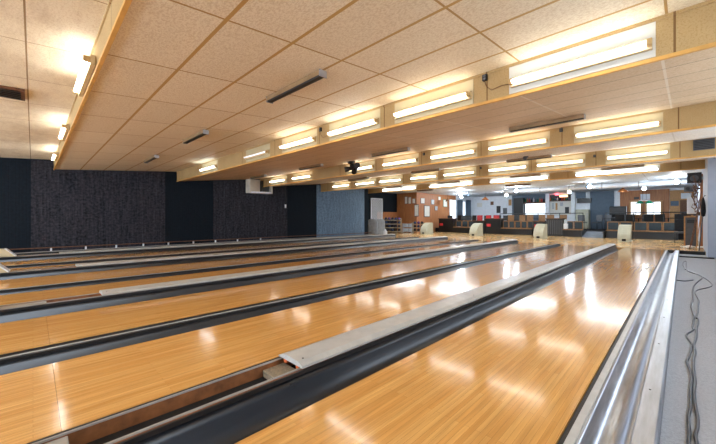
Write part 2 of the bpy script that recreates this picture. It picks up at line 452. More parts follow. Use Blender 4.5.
pair = ['the first and second lanes from the carpet', 'the third and fourth lanes from the carpet', 'the fifth and sixth lanes from the carpet', 'the last two lanes by the black wall']
pairs_split = ['second and third lanes', 'fourth and fifth lanes', 'sixth and seventh lanes']
RT = []   # ball return troughs (x_right, x_left)
for k in range(4):
    xr = LX[2*k][0] - .236; xl = LX[2*k+1][1] + .2
    RT.append((xr, xl))
gl = ['%s-lane' % o for o in ORD]
for i in range(8):
    k = i // 2
    if i % 2 == 0:
        add_gutter(i, -1, RT[k][0] + .004, .084, 'dark concave gutter left of the %s lane from the carpet' % ORD[i])
        if i == 0: continue
        add_gutter(i, 1, LX[i][1] + .23, .03, 'dark gutter right of the %s lane from the carpet' % ORD[i])
    else:
        add_gutter(i, 1, RT[k][1] - .004, .084, 'dark gutter right of the %s lane, behind a ball return' % ORD[i])
        add_gutter(i, -1, LX[i][0] - .23, .03, 'dark gutter left of the %s lane from the carpet' % ORD[i])
for j, i in enumerate((1, 3, 5)):
    x0 = LX[i+1][1] + .234; x1 = LX[i][0] - .234
    d = root('lane_divider', 'narrow dark divider rail between the %s' % pairs_split[j], 'divider', ((x0+x1)/2, 0, 0), 0, 'lane dividers')
    w = (x1 - x0)/2
    MB().box(-w, w, Y0, Y1, -.15, .028).build('rail', M['lip_dark'], d)
    MB().box(-w*.75, -w*.25, Y0, Y1, .028, .034).build('top_strip', M['cap'], d)

# ball returns
starts = [1.2, .6, .6, .5]
rlab = ['grey-covered ball return trough with open black end nearest the carpet', 'ball return trough second from the carpet, brown inside', 'ball return trough third from the carpet', 'ball return trough nearest the black side wall']
for k in range(4):
    xr, xl = RT[k]; xc = (xr + xl)/2; w = (xr - xl)/2
    r = root('ball_return', rlab[k], 'ball return', (xc, 0, 0), 0, 'ball return troughs')
    for sgn in (-1, 1):
        xs = sgn*(w - .012)
        sb = MB().box(xs-.011, xs+.011, Y0, Y1, -.15, .085).build('side_board', M['trough_wood'], r)
        xe = xs - sgn*.006
        MB().box(xe-.005, xe+.005, Y0, Y1, .085, .094).build('top_edge', M['lip'], sb)
    MB().box(-w+.024, w-.024, Y0, Y1, -.155, .013).build('trough_floor', M['trough_floor'], r)
    y = starts[k]
    while y < Y1 - .1:
        e = min(y + 2.46, Y1 - .02)
        prof = [(-w-.012, .097), (-w-.012, .104), (-w+.07, .135), (w-.03, .13), (w+.012, .112), (w+.012, .096), (w+.006, .096), (w+.006, .1), (-w+.02, .098)]
        c = MB().ext_y(prof, y, e - .006).build('cover', M['cap'], r)
        MB().cyl((w-.05, y+.05, .131), (w-.05, y+.05, .1335), .007, n=8).build('screw', M['screw'], c)
        y = e
    ys = starts[k]
    MB().box(-w+.026, w-.026, ys-.14, ys+.02, .014, .058).build('spacer_block', M['spacer'], r, bevel=.004)
    MB().box(-w+.05, -w+.085, ys+.002, ys+.05, .075, .098).build('foam_pad', M['foam'], r)
    MB().box(w-.06, w-.03, ys+.002, ys+.05, .075, .098).build('foam_pad', M['foam'], r)
    MB().box(-w+.026, w-.026, -.5, .11, .014, .082).build('end_plate', M['lip'], r, bevel=.004)

hl = ['beside the first trough', 'second from the carpet', 'on the third trough, lower one at the frame edge', 'on the trough nearest the black wall']
for k in range(4):
    xr, xl = RT[k]; xc = (xr+xl)/2; w = (xr-xl)/2
    r = root('kickback_cap', 'beige sloped kickback cap ' + hl[k], 'kickback cap', (xc, 0, .098), 0, 'beige kickback caps')
    MB().ext_x([(-.3, 0), (-.3, .012), (-.47, .19), (-3.8, .19), (-3.8, 0)], -w-.04, w+.04).build('body', M['beige'], r, bevel=.01)
    MB().ext_x([(-.296, .002), (-.296, .014), (-.466, .196), (-.5, .196), (-.48, .185), (-.32, .012)], -w-.042, w+.042).build('nose_trim', M['white'], r)

# rail by the black wall
rr = root('side_rail', 'low rail with small white brackets along the foot of the black wall', 'rail', (XW+.16, 0, 0))
MB().box(-.08, -.02, Y0, Y1, -.15, .05).build('base_board', M['lip'], rr)
MB().box(-.15, -.10, Y0, Y1, .14, .165).build('top_rail', M['brownwood'], rr)
for px in (51, 85.7, 116, 143, 168, 193, 215, 237, 260):
    yy = wallY(px)
    MB().box(-.14, -.09, yy-.022, yy+.022, .03, .14).build('bracket', M['white'], rr)

# bright gutter by the carpet
g = root('metal_gutter', 'shiny metallic gutter with a flat screwed cap beside the grey carpet', 'gutter', (-.42, 0, 0), 0, 'lane gutters')
MB().box(.002, .026, Y0, Y1, -.15, -.012).build('gap_strip', M['lip_dark'], g)
MB().ext_y([(.026,-.15), (.026,0), (.06,0), (.062,-.006), (.062,-.15)], Y0, Y1).build('inner_lip', M['cap'], g)
pr = []
for i in range(15):
    s = i/14; x = .062 + .16*s
    z = -.095 + (.089 if s < .5 else .07) * (1 - math.sin(PI*s)) ** 1.5
    pr.append((x, z))
pr += [(.228, -.018), (.236, -.008), (.246, -.006)]
MB().ext_y(pr + [(x, z-.01) for x, z in reversed(pr)], Y0, Y1, True).build('channel', M['gutter_metal'], g)
cr = MB().ext_y([(.246,-.15), (.246,-.002), (.25,.004), (.325,.004), (.333,-.003), (.333,-.15)], Y0, Y1).build('cap_rail', M['gutter_metal'], g)
for n in range(14):
    y = .62 + n*1.02
    MB().cyl((.278, y, .004), (.278, y, .0065), .006, n=8).build('screw', M['screw'], cr)
MB().box(.062, .333, Y1-.02, Y1-.002, -.15, .0).build('end_plate', M['lip_dark'], g)

# hoods
hlab = ['putty-coloured ball return hood straight in line with the nearest trough', 'putty-coloured arched ball return hood in front of the wooden chairs', 'arched ball return hood beside the red chairs', 'arched ball return hood in front of the orange wood wall']
hy = [18.35, 18.0, 17.8, 17.75]
for k in range(4):
    xc = sum(RT[k])/2
    r = root('ball_return_hood', hlab[k], 'ball return hood', (xc, hy[k], 0), 0, 'ball return hoods')
    arch = [(.0, 0), (.0, .12)] + [(.72*(1-math.cos(a))+.0, .12+.63*math.sin(a)) for a in [PI/2*i/9 for i in range(1,10)]] + [(.86,.75), (.9,.71), (.9,0)]
    MB().ext_x([(y*.98+.01, z*.985) for y, z in arch], -.19, .19).build('body', M['hood'], r, bevel=.012)
    band = arch[1:11]
    MB().ext_x(band + [(y+.05*0+.03, z-.035) for y, z in reversed(band)], -.225, .225).build('arched_cover', M['hood'], r, bevel=.008)
    MB().ext_x([(-.012, .03), (-.012, .13), (.05,.14), (.05,.03)], -.07, .07).build('ball_mouth', M['trough_floor'], r)
    MB().box(-.23, .23, -.02, .92, 0, .025).build('plinth', M['hood'], r, bevel=.006)

# ------------------------------------------------------------------ tube lamps
def lamp(k, x, z, mat, length, label, group, board=True, off=.078, rad=.019):
    y = BY[k]
    r = root('tube_lamp', label, 'tube lamp', (x, y, CAMZ + z), 0, group)
    h = length/2
    if board:
        MB().box(-h-.02, h+.02, -.008, -.001, BB[k]-z+.03, BT[k]-z-.035).build('reflector_board', M['reflector' if k == 4 or (k == 1 and x > -1) else 'reflector_cream'], r)
    MB().box(-h, h, -.05, -.008, -.05, .05).build('housing', M['housing_tan'], r, bevel=.004)
    MB().cyl((-h+.03, -off, 0), (h-.03, -off, 0), rad, n=12).build('tube', mat, r)
    for s in (-1, 1):
        MB().box(min(s*h, s*(h-.035)), max(s*h, s*(h-.035)), -off-.024, -.05, -.026, .026).build('socket', M['socket'], r, bevel=.004)
    return r
for i, x in enumerate((-11.4, -8.07, -4.74, -1.41)):
    lamp(0, x, 1.57, M['tube_white'], 1.2, 'lit tube lamp on the slanting foreground beam, %s from the black wall' % ORD[i], 'lamps on the nearest beam', board=False)
b1 = [(-10.36, 'tube_cool', 1.22, 'bright bluish tube lamp on the widest beam, closest to the black wall'), (-7.33, 'tube_dim', 1.15, 'dim greyish tube lamp on the widest beam, second from the black wall'),
      (-5.6, 'tube_warm', 1.2, 'warm tube lamp on the widest beam, third from the black wall'), (-3.99, 'tube_white', 1.2, 'tube lamp on the widest beam, fourth from the black wall'),
      (-2.46, 'tube_warm', 1.2, 'warm tube lamp on the widest beam, next to the largest lamp'), (-.79, 'tube_white', 1.2, 'largest tube lamp in the picture, white board behind it')]
for x, m, L, lb in b1: lamp(1, x, 1.53, M[m], L, lb, 'lamps on the widest beam')
b2 = [-12.0, -10.3, -7.2, -5.62, -4.0, -2.5, -.85]
for i, x in enumerate(b2):
    lamp(2, x, 1.55, M['tube_warm' if i % 2 else 'tube_white'], 1.2, 'lit tube lamp on the second big beam, %s from the black wall' % ORD[i], 'lamps on the second beam')
for i, (p0, p1) in enumerate([(332.3,350), (356,374.6), (380.3,400.5), (410.7,436.6), (444.3,474), (489.4,525.9), (537.2,583), (608.3,666.4)]):
    x = (atY(p0, 10.74) + atY(p1, 10.74))/2
    lamp(3, x, 1.58, M['tube_warm' if i % 3 == 0 else 'tube_white'], 1.2, 'lit tube lamp on the third beam, %s from the black wall' % ORD[i], 'lamps on the third beam')
for i, x in enumerate((-11.86, -8.52, -5.2, -1.8)):
    lamp(4, x, 1.69, M['tube_cool'], 2.44, 'long bluish double-length lamp on the last beam, %s from the alcove' % ORD[i], 'long lamps on the last beam', board=True, rad=.032, off=.09)

# unlit shaded fixtures below the ceiling sections
def shade(x, y, k, label):
    za, zb = BB[k], BT[k+1]
    z = za + (zb-za)*(y-BY[k])/(BY[k+1]-BY[k]) + CAMZ - .006
    r = root('shaded_fixture', label, 'light fixture', (x, y, z), 0, 'unlit shaded fixtures')
    MB().box(-.56, .56, -.045, .05, -.035, -.004).build('housing', M['fixture_tan'], r, bevel=.004)
    MB().box(-.555, .555, -.04, .03, -.075, -.036).build('louvre', M['housing_dark'], r, bevel=.004)
    MB().box(-.56, .56, -.05, -.0455, -.062, -.03).build('side_shade', M['fixture_tan'], r)
    for s in (-1, 1): MB().box(min(s*.56, s*.57), max(s*.56, s*.57), -.05, .052, -.078, -.003).build('end_cap', M['steel'], r)
for i, x in enumerate((-10.1, -6.75, -3.35, -.02)):
    shade(x, 2.24, 0, 'unlit dark-bottomed fixture on the tan tiles, %s from the black wall' % ORD[i])
for i, x in enumerate((-11.6, -8.25, -5.05, -1.66)):
    shade(x, 6.15, 1, 'unlit dark fixture behind the widest beam, %s from the black wall' % ORD[i])
for i, x in enumerate((-9.6, -6.3, -3.0)):
    shade(x, 9.6, 2, 'unlit brown fixture between second and third beams, %s from the black wall' % ORD[i])
for i, x in enumerate((-11.2, -7.9, -4.5, -1.45)):
    shade(x, 14.0, 3, 'unlit grey fixture in front of the long bluish lamps, %s from the alcove' % ORD[i])

# outlet boxes on beam faces
obs = [(1, 484.5, 77.5, 'black outlet box with cord on the widest beam beside the largest lamp'), (1, 320, 129.5, 'black outlet box on the widest beam near the fixture with dark bottom'),
       (2, 561, 130, 'black outlet box on the second beam beside its right-hand lamp'), (2, 423.6, 154, 'black outlet box on the second beam above its middle lamps'),
       (3, 594.5, 156, 'black outlet box on the third beam beside its right-hand lamp'), (3, 480.5, 168, 'black outlet box on the third beam below the hanging camera')]
for k, px, py, lb in obs:
    Y = BY[k] - .03; X = atY(px, Y); Z = zat(py, X, Y)
    r = root('outlet_box', lb, 'outlet', (X, BY[k], Z), 0, 'outlet boxes on the beams')
    MB().box(-.028, .028, -.04, -.001, -.036, .036).build('box', M['black'], r, bevel=.006)
    for s in (-1, 1): MB().box(-.018, .018, -.043, -.04, s*.017-.011, s*.017+.011).build('socket_face', M['darkboard'], r)
    if k == 1:
        MB().tube([(.0,-.03,-.036), (.02,-.025,-.11), (.08,-.02,-.17), (.2,-.02,-.15), (.3,-.02,-.16)], .004, 6).build('cord', M['brownwood'], r)

# vents
v = root('wall_vent', 'black slatted vent at the right end of the third beam', 'vent', (.335, BY[3], CAMZ+1.675))
MB().box(-.17, .17, -.02, -.001, -.12, .12).build('frame', M['darkboard'], v)
for i in range(6): MB().box(-.15, .15, -.03, -.018, -.1+i*.036, -.085+i*.036).build('slat', M['black'], v)
v = root('ceiling_vent', 'dark slotted vent in the tan ceiling at the left edge', 'vent', (-6.55, -.42, CAMZ+1.722), 0)
MB().box(-.26, .26, -.36, .34, -.012, .02).build('frame', M['brownwood'], v)
for i in range(5): MB().box(-.22+i*.09, -.16+i*.09, -.32, .30, -.02, -.011).build('slat', M['housing_dark'], v)

# spotlight cluster below second beam
Y = 6.9; X = atY(354, Y); Z = zat(168, X, Y)
r = root('spotlight_cluster', 'black spotlight cluster hanging in front of the second beam', 'spotlight', (X, Y, Z))
MB().box(-.02, .02, -.02, .02, .05, .34).build('stem', M['black'], r)
MB().box(-.15, .15, -.05, .05, -.06, .11).build('bracket', M['black'], r, bevel=.02)
for i, (dx, dz, ax, az) in enumerate([(-.15,.0,-.16,-.05), (.05,-.05,.1,-.12), (.14,.05,.16,-.02), (-.03,.13,-.08,.1)]):
    MB().cyl((dx, 0, dz), (dx+ax*.8, -.13, dz+az*.8), .065, .085, n=14).build('spotlight_head', M['black'], r)
# hanging camera
Y = 9.2; X = atY(526, Y); Z = zat(155, X, Y)
r = root('ceiling_camera', 'small black camera hanging from the ceiling above the third beam', 'camera', (X, Y, Z))
MB().box(-.1, .1, -.05, .05, .1, .16).build('mount', M['black'], r)
MB().cyl((0,0,.12), (0,0,-.06), .05, .06).build('body', M['black'], r)
MB().cyl((0,-.04,-.06), (0,-.1,-.1), .055, .045).build('lens', M['darkboard'], r)

# wall box under the ceiling
yb = wallY(257)
r = root('wall_box', 'white open-fronted box holding a black device high on the ribbed wall', 'wall box', (XW+.03, yb, 0))
za, zb = zat(193.5, -13.4, yb), zat(179.5, -13.4, yb)
MB().box(0, .03, -.55, .55, za, zb).build('back_panel', M['housing'], r)
for a, b in ((-.55,-.5), (.5,.55)): MB().box(.03, .38, a, b, za, zb).build('side_panel', M['housing'], r)
MB().box(.03, .38, -.5, .5, za, za+.07).build('shelf', M['white'], r)
MB().box(.06, .3, .1, .42, za+.07, zb-.05).build('device', M['black'], r)
Y = wallY(283)
r = root('pull_cord', 'black pull cord with a white end hanging down the ribbed wall', 'cord', (XW+.22, Y, 0))
MB().cyl((0,0,zat(205,-13.4,Y)), (0,0,zat(184.5,-13.4,Y)), .02, n=8).build('cord', M['black'], r)
MB().cyl((0,0,zat(208,-13.4,Y)), (0,0,zat(204.5,-13.4,Y)), .04, n=8).build('toggle', M['white'], r)

# ------------------------------------------------------------------ carpet cables and edge strips
def spline(pts, m=6):
    out = []; n = len(pts)
    for i in range(n-1):
        p0, p1, p2, p3 = pts[max(i-1,0)], pts[i], pts[i+1], pts[min(i+2,n-1)]
        for j in range(m):
            t = j/m
            out.append(tuple(.5*((2*b)+(-a+c)*t+(2*a-5*b+4*c-d)*t*t+(-a+3*b-3*c+d)*t**3) for a,b,c,d in zip(p0,p1,p2,p3)))
    return out + [pts[-1]]
def cable(pix, label, z=-.092, r=.008):
    pts = [gnd(x, y, z) + (z,) for x, y in pix]
    pts = [pts[0]] + [tuple(c + random.uniform(-.006, .006)*(j < 1) for j, c in enumerate(p)) for p in spline(pts, 3)[1:]]
    return tag(MB().tube(spline(pts), r, 8).build('power_cable', M['cable']), label, 'cable', 'cables on the carpet')
cable([(689.6,470), (690,443), (689.2,418), (692.2,384), (687.8,362), (690.6,350.8), (691.4,342.4), (685.8,335.4), (692.8,329.8), (693.5,327), (694,317), (691.5,307), (693.5,299), (692.5,290.7), (695.5,283.6), (702.6,276.5), (687.4,270.4), (686.4,261.3), (682.4,263.3), (685.4,269.4)], 'black cable on the carpet, left one of the winding pair, looped at its far end')
cable([(697,470), (697,444), (696.4,418), (694.4,381.6), (693,362), (694.4,350.8), (695.8,334), (697.6,320), (697,316), (698.2,300.8), (696.5,290.7), (711.8,285.6), (703.6,277.5), (689.5,271.4)], 'black cable on the carpet, right one of the winding pair, kinked towards the wall', z=-.0915)
cable([(676.6,280.2), (685,281), (693.5,280)], 'short black cable crossing the carpet straight from the metal gutter', z=-.09)
tag(MB().box(-.08, .49, Y1-.06, Y1+.02, -.1, .004).build('edge_strip', M['rubber']), 'black step edge where the carpet meets the wooden approach', 'edge strip')
tag(MB().box(-.08, .62, 13.45, 13.68, -.1, -.07).build('floor_strip', M['rubber'], bevel=.005), 'flat black strip lying on the carpet before the step edge', 'floor strip')

# ------------------------------------------------------------------ clutter by the wall corner
yb = 17.0; xa, xb = -.17, .24
bs = root('board_stand', 'upright dark board in a pale wooden frame by the wall corner', 'board', (.2, yb, 0), 0)
ht = zat(216, .2, yb)
MB().box(-.14, .14, -.02, .02, .02, ht-.04).build('panel', M['darkboard'], bs)
for s in (-1, 1): MB().box(s*.158-.02, s*.158+.02, -.03, .03, 0, ht).build('stile', M['tanwood'], bs)
MB().box(-.18, .18, -.03, .03, ht-.05, ht).build('top_rail', M['tanwood'], bs)
MB().box(-.1, .1, -.06, -.02, ht-.26, ht-.13).build('pocket', M['black'], bs, bevel=.01)
m = MB()
for i in range(9):
    a = random.random()*6.28
    m.sphere((-.22+i*.055, random.uniform(-.03,.05), random.uniform(.07,.12)), random.uniform(.05,.07), 10, 6)
tag(m.build('cloth_heap', M['black_cloth'], loc=(.2, yb, ht)), 'black cloth heaped over the top of the framed board', 'cloth')
r = root('grey_chair', 'dark upright chair beside the framed board', 'chair', (-.1, 19.2, 0))
MB().box(-.17, .17, -.2, .22, .42, .48).build('seat', M['darkboard'], r, bevel=.01)
MB().box(-.16, .16, .18, .23, .5, 1.0).build('backrest', M['black_cloth'], r, bevel=.02)
for sx in (-.15, .15):
    for sy in (-.17, .19): MB().cyl((sx, sy, 0), (sx, sy, .42), .015, n=8).build('leg', M['black'], r)
m = MB()
for i in range(16):
    x, y = random.uniform(-.1,.36), random.uniform(-.14,.14)
    m.cyl((x-.07, y-.05, random.uniform(.01,.05)), (x+.09, y+.04, random.uniform(.01,.07)), random.uniform(.012,.028), n=7)
tag(m.build('paper_scraps', M['paper'], loc=(.1, 16.2, .01)), 'heap of whitish scraps on the floor below the framed board', 'scraps', kind='stuff')
for i, (x0, y0, x1, y1, h, w, mt, lb) in enumerate([(.16,15.9,.44,16.0,1.95,.05,'brownwood','brown plank leaning on the wall, nearest the framed board'), (.3,15.4,.46,15.7,1.6,.045,'tanwood','tan plank leaning on the wall behind the cloth bag'),
                                 (.36,14.95,.47,15.1,1.42,.07,'darkboard','dark grey plank leaning closest to the wall corner'), (.2,16.5,.45,16.55,1.7,.04,'brownwood','thin brown plank leaning at the back of the planks')]):
    m = MB(); d = Vector((x1-x0, y1-y0, h)).normalized(); u = Vector((0,1,0))
    nrm = d.cross(u).normalized(); u = nrm.cross(d)
    vs = []
    for p in (Vector((x0,y0,0.004)), Vector((x1,y1,h))):
        for a, b in ((-1,-1),(1,-1),(1,1),(-1,1)): vs.append(p + u*a*w + nrm*b*.012)
    m.add(vs, [(0,1,2,3),(4,7,6,5),(0,4,5,1),(1,5,6,2),(2,6,7,3),(3,7,4,0)])
    tag(m.build('plank', M[mt]), lb, 'plank', 'planks leaning by the wall corner')
tag(MB().box(.43, .5, 16.8, 16.9, 0, 2.62).build('trim_1', M['orange']), 'orange wooden corner post running up the wall', 'post', kind='structure')
r = root('wall_speaker', 'black loudspeaker hung high on the wall corner', 'speaker', (.3, 16.6, zat(178.5,.3,16.6)))
MB().box(-.2, .16, -.14, .14, -.16, .2).build('cabinet', M['black'], r, bevel=.01)
MB().cyl((-.02,-.142,.0), (-.02,-.15,.0), .11, n=18).build('cone', M['darkboard'], r)
MB().box(.14, .2, -.03, .03, -.05, .05).build('bracket', M['steel'], r)
r = root('wall_projector', 'dark boxy device mounted below the high loudspeaker', 'projector', (.18, 17.2, zat(189,.18,17.2)))
MB().box(-.16, .16, -.14, .14, -.09, .1).build('body', M['darkboard'], r, bevel=.02)
MB().cyl((-.06,-.14,0), (-.06,-.19,0), .06, n=14).build('lens', M['black'], r)
MB().box(.14, .32, -.02, .02, -.02, .03).build('arm', M['black'], r)
r = root('hanging_bag', 'dark cloth bag hanging at the wall corner above the planks', 'bag', (.44, 14.6, zat(207,.44,14.6)))
MB().lathe([(.001,-.3), (.04,-.28), (.058,-.15), (.055,.05), (.035,.2), (.02,.28), (.001,.29)], (0,0,0), 12).build('body', M['black_cloth'], r)
MB().tube([(0,-.03,.27), (.03,0,.36), (.058,0,.34)], .008, 6).build('strap', M['black'], r)
tag(MB().ext_x([(0,0), (.02,.3), (.05,.55), (.09,.54), (.09,.02), (.05,-.04)], -.12, .12).build('white_shirt', M['white'], loc=(.22, 16.55, zat(213,.22,16.55)), bevel=.015), 'white cloth hanging beside the corner post', 'cloth')
m = MB()
for i in range(26):
    z = random.uniform(-.5,.5); x = random.uniform(-.1,.08)
    m.tube([(x, 0, z), (x+random.uniform(-.1,.1), random.uniform(-.08,.08), z+random.uniform(.05,.2)), (x+random.uniform(-.1,.1), random.uniform(-.1,.1), z+random.uniform(.1,.3))], .012, 5)
tag(m.build('hanging_branches', M['brownwood'], loc=(.33, 16.3, zat(198,.33,16.3))), 'bundle of brown twigs hung on the corner post', 'decoration')

# ------------------------------------------------------------------ alcove on the far left
XA = A0
def alcY(px):
    k = (px-358)/325.0
    return -XA*(1+k)/(1-k)
ya, yb = alcY(370.5), alcY(381.5)
lt = root('lattice_panel', 'white diamond lattice panel standing against the dark alcove wall', 'lattice', (XA+.05, (ya+yb)/2, 0))
hw = (yb-ya)/2; z0, z1 = zat(220, XA, ya), zat(198.5, XA, ya)
m = MB()
import itertools
n = 8
for s in (1, -1):
    for i in range(-n, n+1):
        c = i*(z1-z0)/n
        pts = []
        # diagonal slat clipped to the panel rectangle
        y0_, y1_ = -hw, hw
        za, zb = z0 + (c), z0 + c + 2*hw
        p0 = [y0_, za]; p1 = [y1_, zb]
        if zb < z0 or za > z1: continue
        if za < z0: p0 = [y0_ + (z0-za), z0]
        if zb > z1: p1 = [y1_ - (zb-z1), z1]
        if p1[0]-p0[0] < .03: continue
        a = Vector((.0 if s > 0 else .012, p0[0]*s, p0[1])); b = Vector((.0 if s > 0 else .012, p1[0]*s, p1[1]))
        d = (b-a).normalized(); u = Vector((1,0,0)).cross(d)*.019
        vs = [a-u, a+u, b+u, b-u]; vs = vs + [q+Vector((.01,0,0)) for q in vs]
        m.add(vs, [(3,2,1,0),(4,5,6,7),(0,1,5,4),(1,2,6,5),(2,3,7,6),(3,0,4,7)])
m.build('slats', M['white'], lt)
m = MB(); m.box(-.01,.03,-hw-.03,-hw+.02,z0,z1); m.box(-.01,.03,hw-.02,hw+.03,z0,z1); m.box(-.01,.03,-hw-.03,hw+.03,z1-.02,z1+.03); m.box(-.01,.03,-hw-.03,hw+.03,z0-.03,z0+.02)
m.build('frame', M['white'], lt)
yo0, yo1 = alcY(377), alcY(398.5)
tag(MB().box(XA+.003, XA+.03, yo0, yo1, zat(219,XA,yo0), zat(211.8,XA,yo0)).build('wood_panel', M['orange']), 'orange wooden board on the alcove wall above the ball rack', 'wall board')
for i, px in enumerate((372.5, 380)):
    x, y = gnd(px, 234.5, 0)
    r = root('folded_table', ['light grey folded tabletop standing on edge, left of the pair', 'light grey folded tabletop standing on edge, next to the ball rack'][i], 'folded table', (x, y, 0), math.radians(20), 'folded tabletops')
    hh = .98
    pr = [(-.33,.03), (.33,.03), (.33,hh-.2)] + [(.33-.2*(1-math.cos(a)), hh-.2+.2*math.sin(a)) for a in [PI/2*j/5 for j in range(1,6)]] + [(-.13+.0-.2*math.sin(a), hh-.2+.2*math.cos(a)) for a in [PI/2*j/5 for j in range(0,6)]]
    MB().ext_y([(x_, z_) for x_, z_ in pr], -.03, .03).build('top', M['grey_plastic'], r, bevel=.008)
    MB().box(-.3, .3, .03, .06, .1, .16).build('folded_leg', M['steel'], r)
    MB().box(-.3, -.24, -.06, .06, 0, .03).build('foot', M['black'], r); MB().box(.24, .3, -.06, .06, 0, .03).build('foot', M['black'], r)

def rack(px, py, w, hgt, rows, per, rz, name_lb, ballset):
    x, y = gnd(px, py, 0)
    r = root('ball_rack', name_lb, 'ball rack', (x, y, 0), rz, 'bowling ball racks')
    for sx in (-1, 1):
        for sy in (-.14, .14): MB().box(sx*w/2-.025, sx*w/2+.025, sy-.02, sy+.02, 0, hgt).build('post', M['spacer'], r)
    hs = []
    for j in range(rows):
        z = .14 + j*(hgt-.12)/(rows-.45)
        sh = MB().box(-w/2+.03, w/2-.03, -.14, .14, z-.02, z).build('shelf', M['spacer'], r)
        MB().box(-w/2+.03, w/2-.03, -.16, -.14, z-.02, z+.025).build('lip', M['spacer'], sh)
        hs.append(z)
    return r, x, y, hs
bm_, = [MB().sphere((0,0,0), .1, 14, 10)]
ballproto = {}
for key in ('ball','ball_purple','ball_blue'):
    me_o = MB().sphere((0,0,0), .1, 14, 10)
    ballproto[key] = me_o
def fill(rk, x, y, hs, w, per, rz, which):
    first = {}
    for j, z in enumerate(hs):
        for i in range(per):
            lx = -w/2 + w*(i+.5)/per
            key = 'ball_purple' if j == len(hs)-1 and i % 3 == 1 else ('ball_blue' if (i+j) % 4 == 2 else 'ball')
            col = {'ball':'black','ball_purple':'purple','ball_blue':'navy'}[key]
            lb = '%s bowling ball, %s shelf up, %s from left, %s' % (col, ORD[j], ORD[i], which)
            px_ = x + lx*math.cos(rz); py_ = y + lx*math.sin(rz)
            if key not in first:
                o = ballproto[key].build('bowling_ball', M[key]); first[key] = o
            else:
                o = first[key].copy(); COL.objects.link(o)
            o.location = (px_, py_, z + .101)
            tag(o, lb, 'bowling ball', 'bowling balls on the racks')
rz = math.radians(38)
rk, x, y, hs = rack(392.6, 233.6, 1.15, 1.02, 4, 5, rz, 'tall rack of dark bowling balls in front of the alcove wall', None)
fill(rk, x, y, hs, 1.1, 5, rz, 'rack by the alcove wall')
rk2, x, y, hs = rack(418.5, 233.4, .78, .74, 3, 3, math.radians(20), 'shorter rack of dark bowling balls in front of the orange wall', None)
fill(rk2, x, y, hs, .72, 3, math.radians(20), 'rack by the orange wall')
x, y = gnd(385.2, 235.2, 0)
r = root('white_jug', 'small white jug on the floor in front of the alcove ball rack', 'jug', (x, y, 0))
MB().lathe([(.001,0), (.1,0), (.11,.05), (.11,.25), (.04,.33), (.04,.38), (.001,.38)], (0,0,0), 14).build('body', M['white'], r)
MB().tube([(.1,0,.24), (.17,0,.22), (.16,0,.1), (.1,0,.08)], .015, 6).build('handle', M['white'], r)
x, y = gnd(407.6, 232.6, 0)
r = root('wire_cart', 'grey wire cart with bins between the two ball racks', 'cart', (x, y, 0), math.radians(25))
for sx in (-.33, .33):
    for sy in (-.2, .2): MB().box(sx-.015, sx+.015, sy-.015, sy+.015, 0, .68).build('post', M['steel'], r)
for j, z in enumerate((.08, .4, .66)): MB().box(-.33, .33, -.2, .2, z-.015, z).build('shelf', M['steel'], r)
for j, (bx, z) in enumerate(((-.16,.08), (.16,.08), (-.16,.4), (.16,.4))):
    tag(MB().box(-.14,.14,-.17,.17,0,.22).build('grey_bin', M['grey_plastic'], loc=(x + bx*math.cos(.436), y + bx*math.sin(.436), z+.001), rot=(0,0,.436), bevel=.01),
        'grey bin on the %s shelf of the wire cart, %s side' % (('lower','middle')[j//2], ('left','right')[j % 2]), 'bin', 'bins in the wire cart')

# pictures on the orange wall
def framed(px0, px1, py0, py1, plane, label, mat='paper', frame='darkboard'):
    if plane == 'end':
        Y = 19.58; x0, x1 = atY(px0, Y), atY(px1, Y); xm = (x0+x1)/2
        z0, z1 = zat(py1, xm, Y), zat(py0, xm, Y)
        r = root('wall_picture', label, 'picture', (xm, Y, (z0+z1)/2), 0, 'pictures on the orange wall')
        w, h = abs(x1-x0)/2, (z1-z0)/2
        MB().box(-w, w, -.02, .018, -h, h).build('frame', M[frame], r); MB().box(-w*.86, w*.86, -.026, -.02, -h*.88, h*.88).build('print', M[mat], r)
    else:
        X = -13.59
        def yy(p):
            k = (p-358)/325.0; return -X*(1+k)/(1-k)
        y0, y1 = yy(px0), yy(px1); ym = (y0+y1)/2; z0, z1 = zat(py1, X, ym), zat(py0, X, ym)
        r = root('wall_picture', label, 'picture', (X, ym, (z0+z1)/2), 0, 'pictures on the orange wall')
        w, h = (y1-y0)/2, (z1-z0)/2
        MB().box(-.008, .02, -w, w, -h, h).build('frame', M[frame], r); MB().box(.02, .026, -w*.86, w*.86, -h*.88, h*.88).build('print', M[mat], r)
framed(405, 407.6, 196.5, 204, 'end', 'narrow white strip picture at the left end of the orange wall')
framed(408.6, 411.2, 197, 204, 'end', 'second narrow white strip picture on the orange wall')
framed(412.5, 415.3, 198.5, 203.5, 'end', 'small white picture above the large notice board')
framed(414.6, 418.6, 204.5, 216.5, 'end', 'large pale notice sheet on the orange wall corner')
framed(420.5, 424.5, 198, 203.6, 'side', 'upper grey picture just past the orange wall corner')
framed(424, 429.6, 205.5, 217, 'side', 'tall grey poster above the orange-wall ball hood')
framed(431, 434, 199.5, 204.5, 'side', 'small blue-grey picture above the ball hood', 'grey_plastic')
framed(434.6, 437.4, 206, 210.5, 'side', 'small lower picture right of the tall poster', 'grey_plastic')
framed(438, 440.5, 196.6, 200.2, 'side', 'tiny white picture high on the orange wall')
framed(443, 447, 199.5, 207, 'side', 'green and white poster near the bright window', 'paper', 'green')

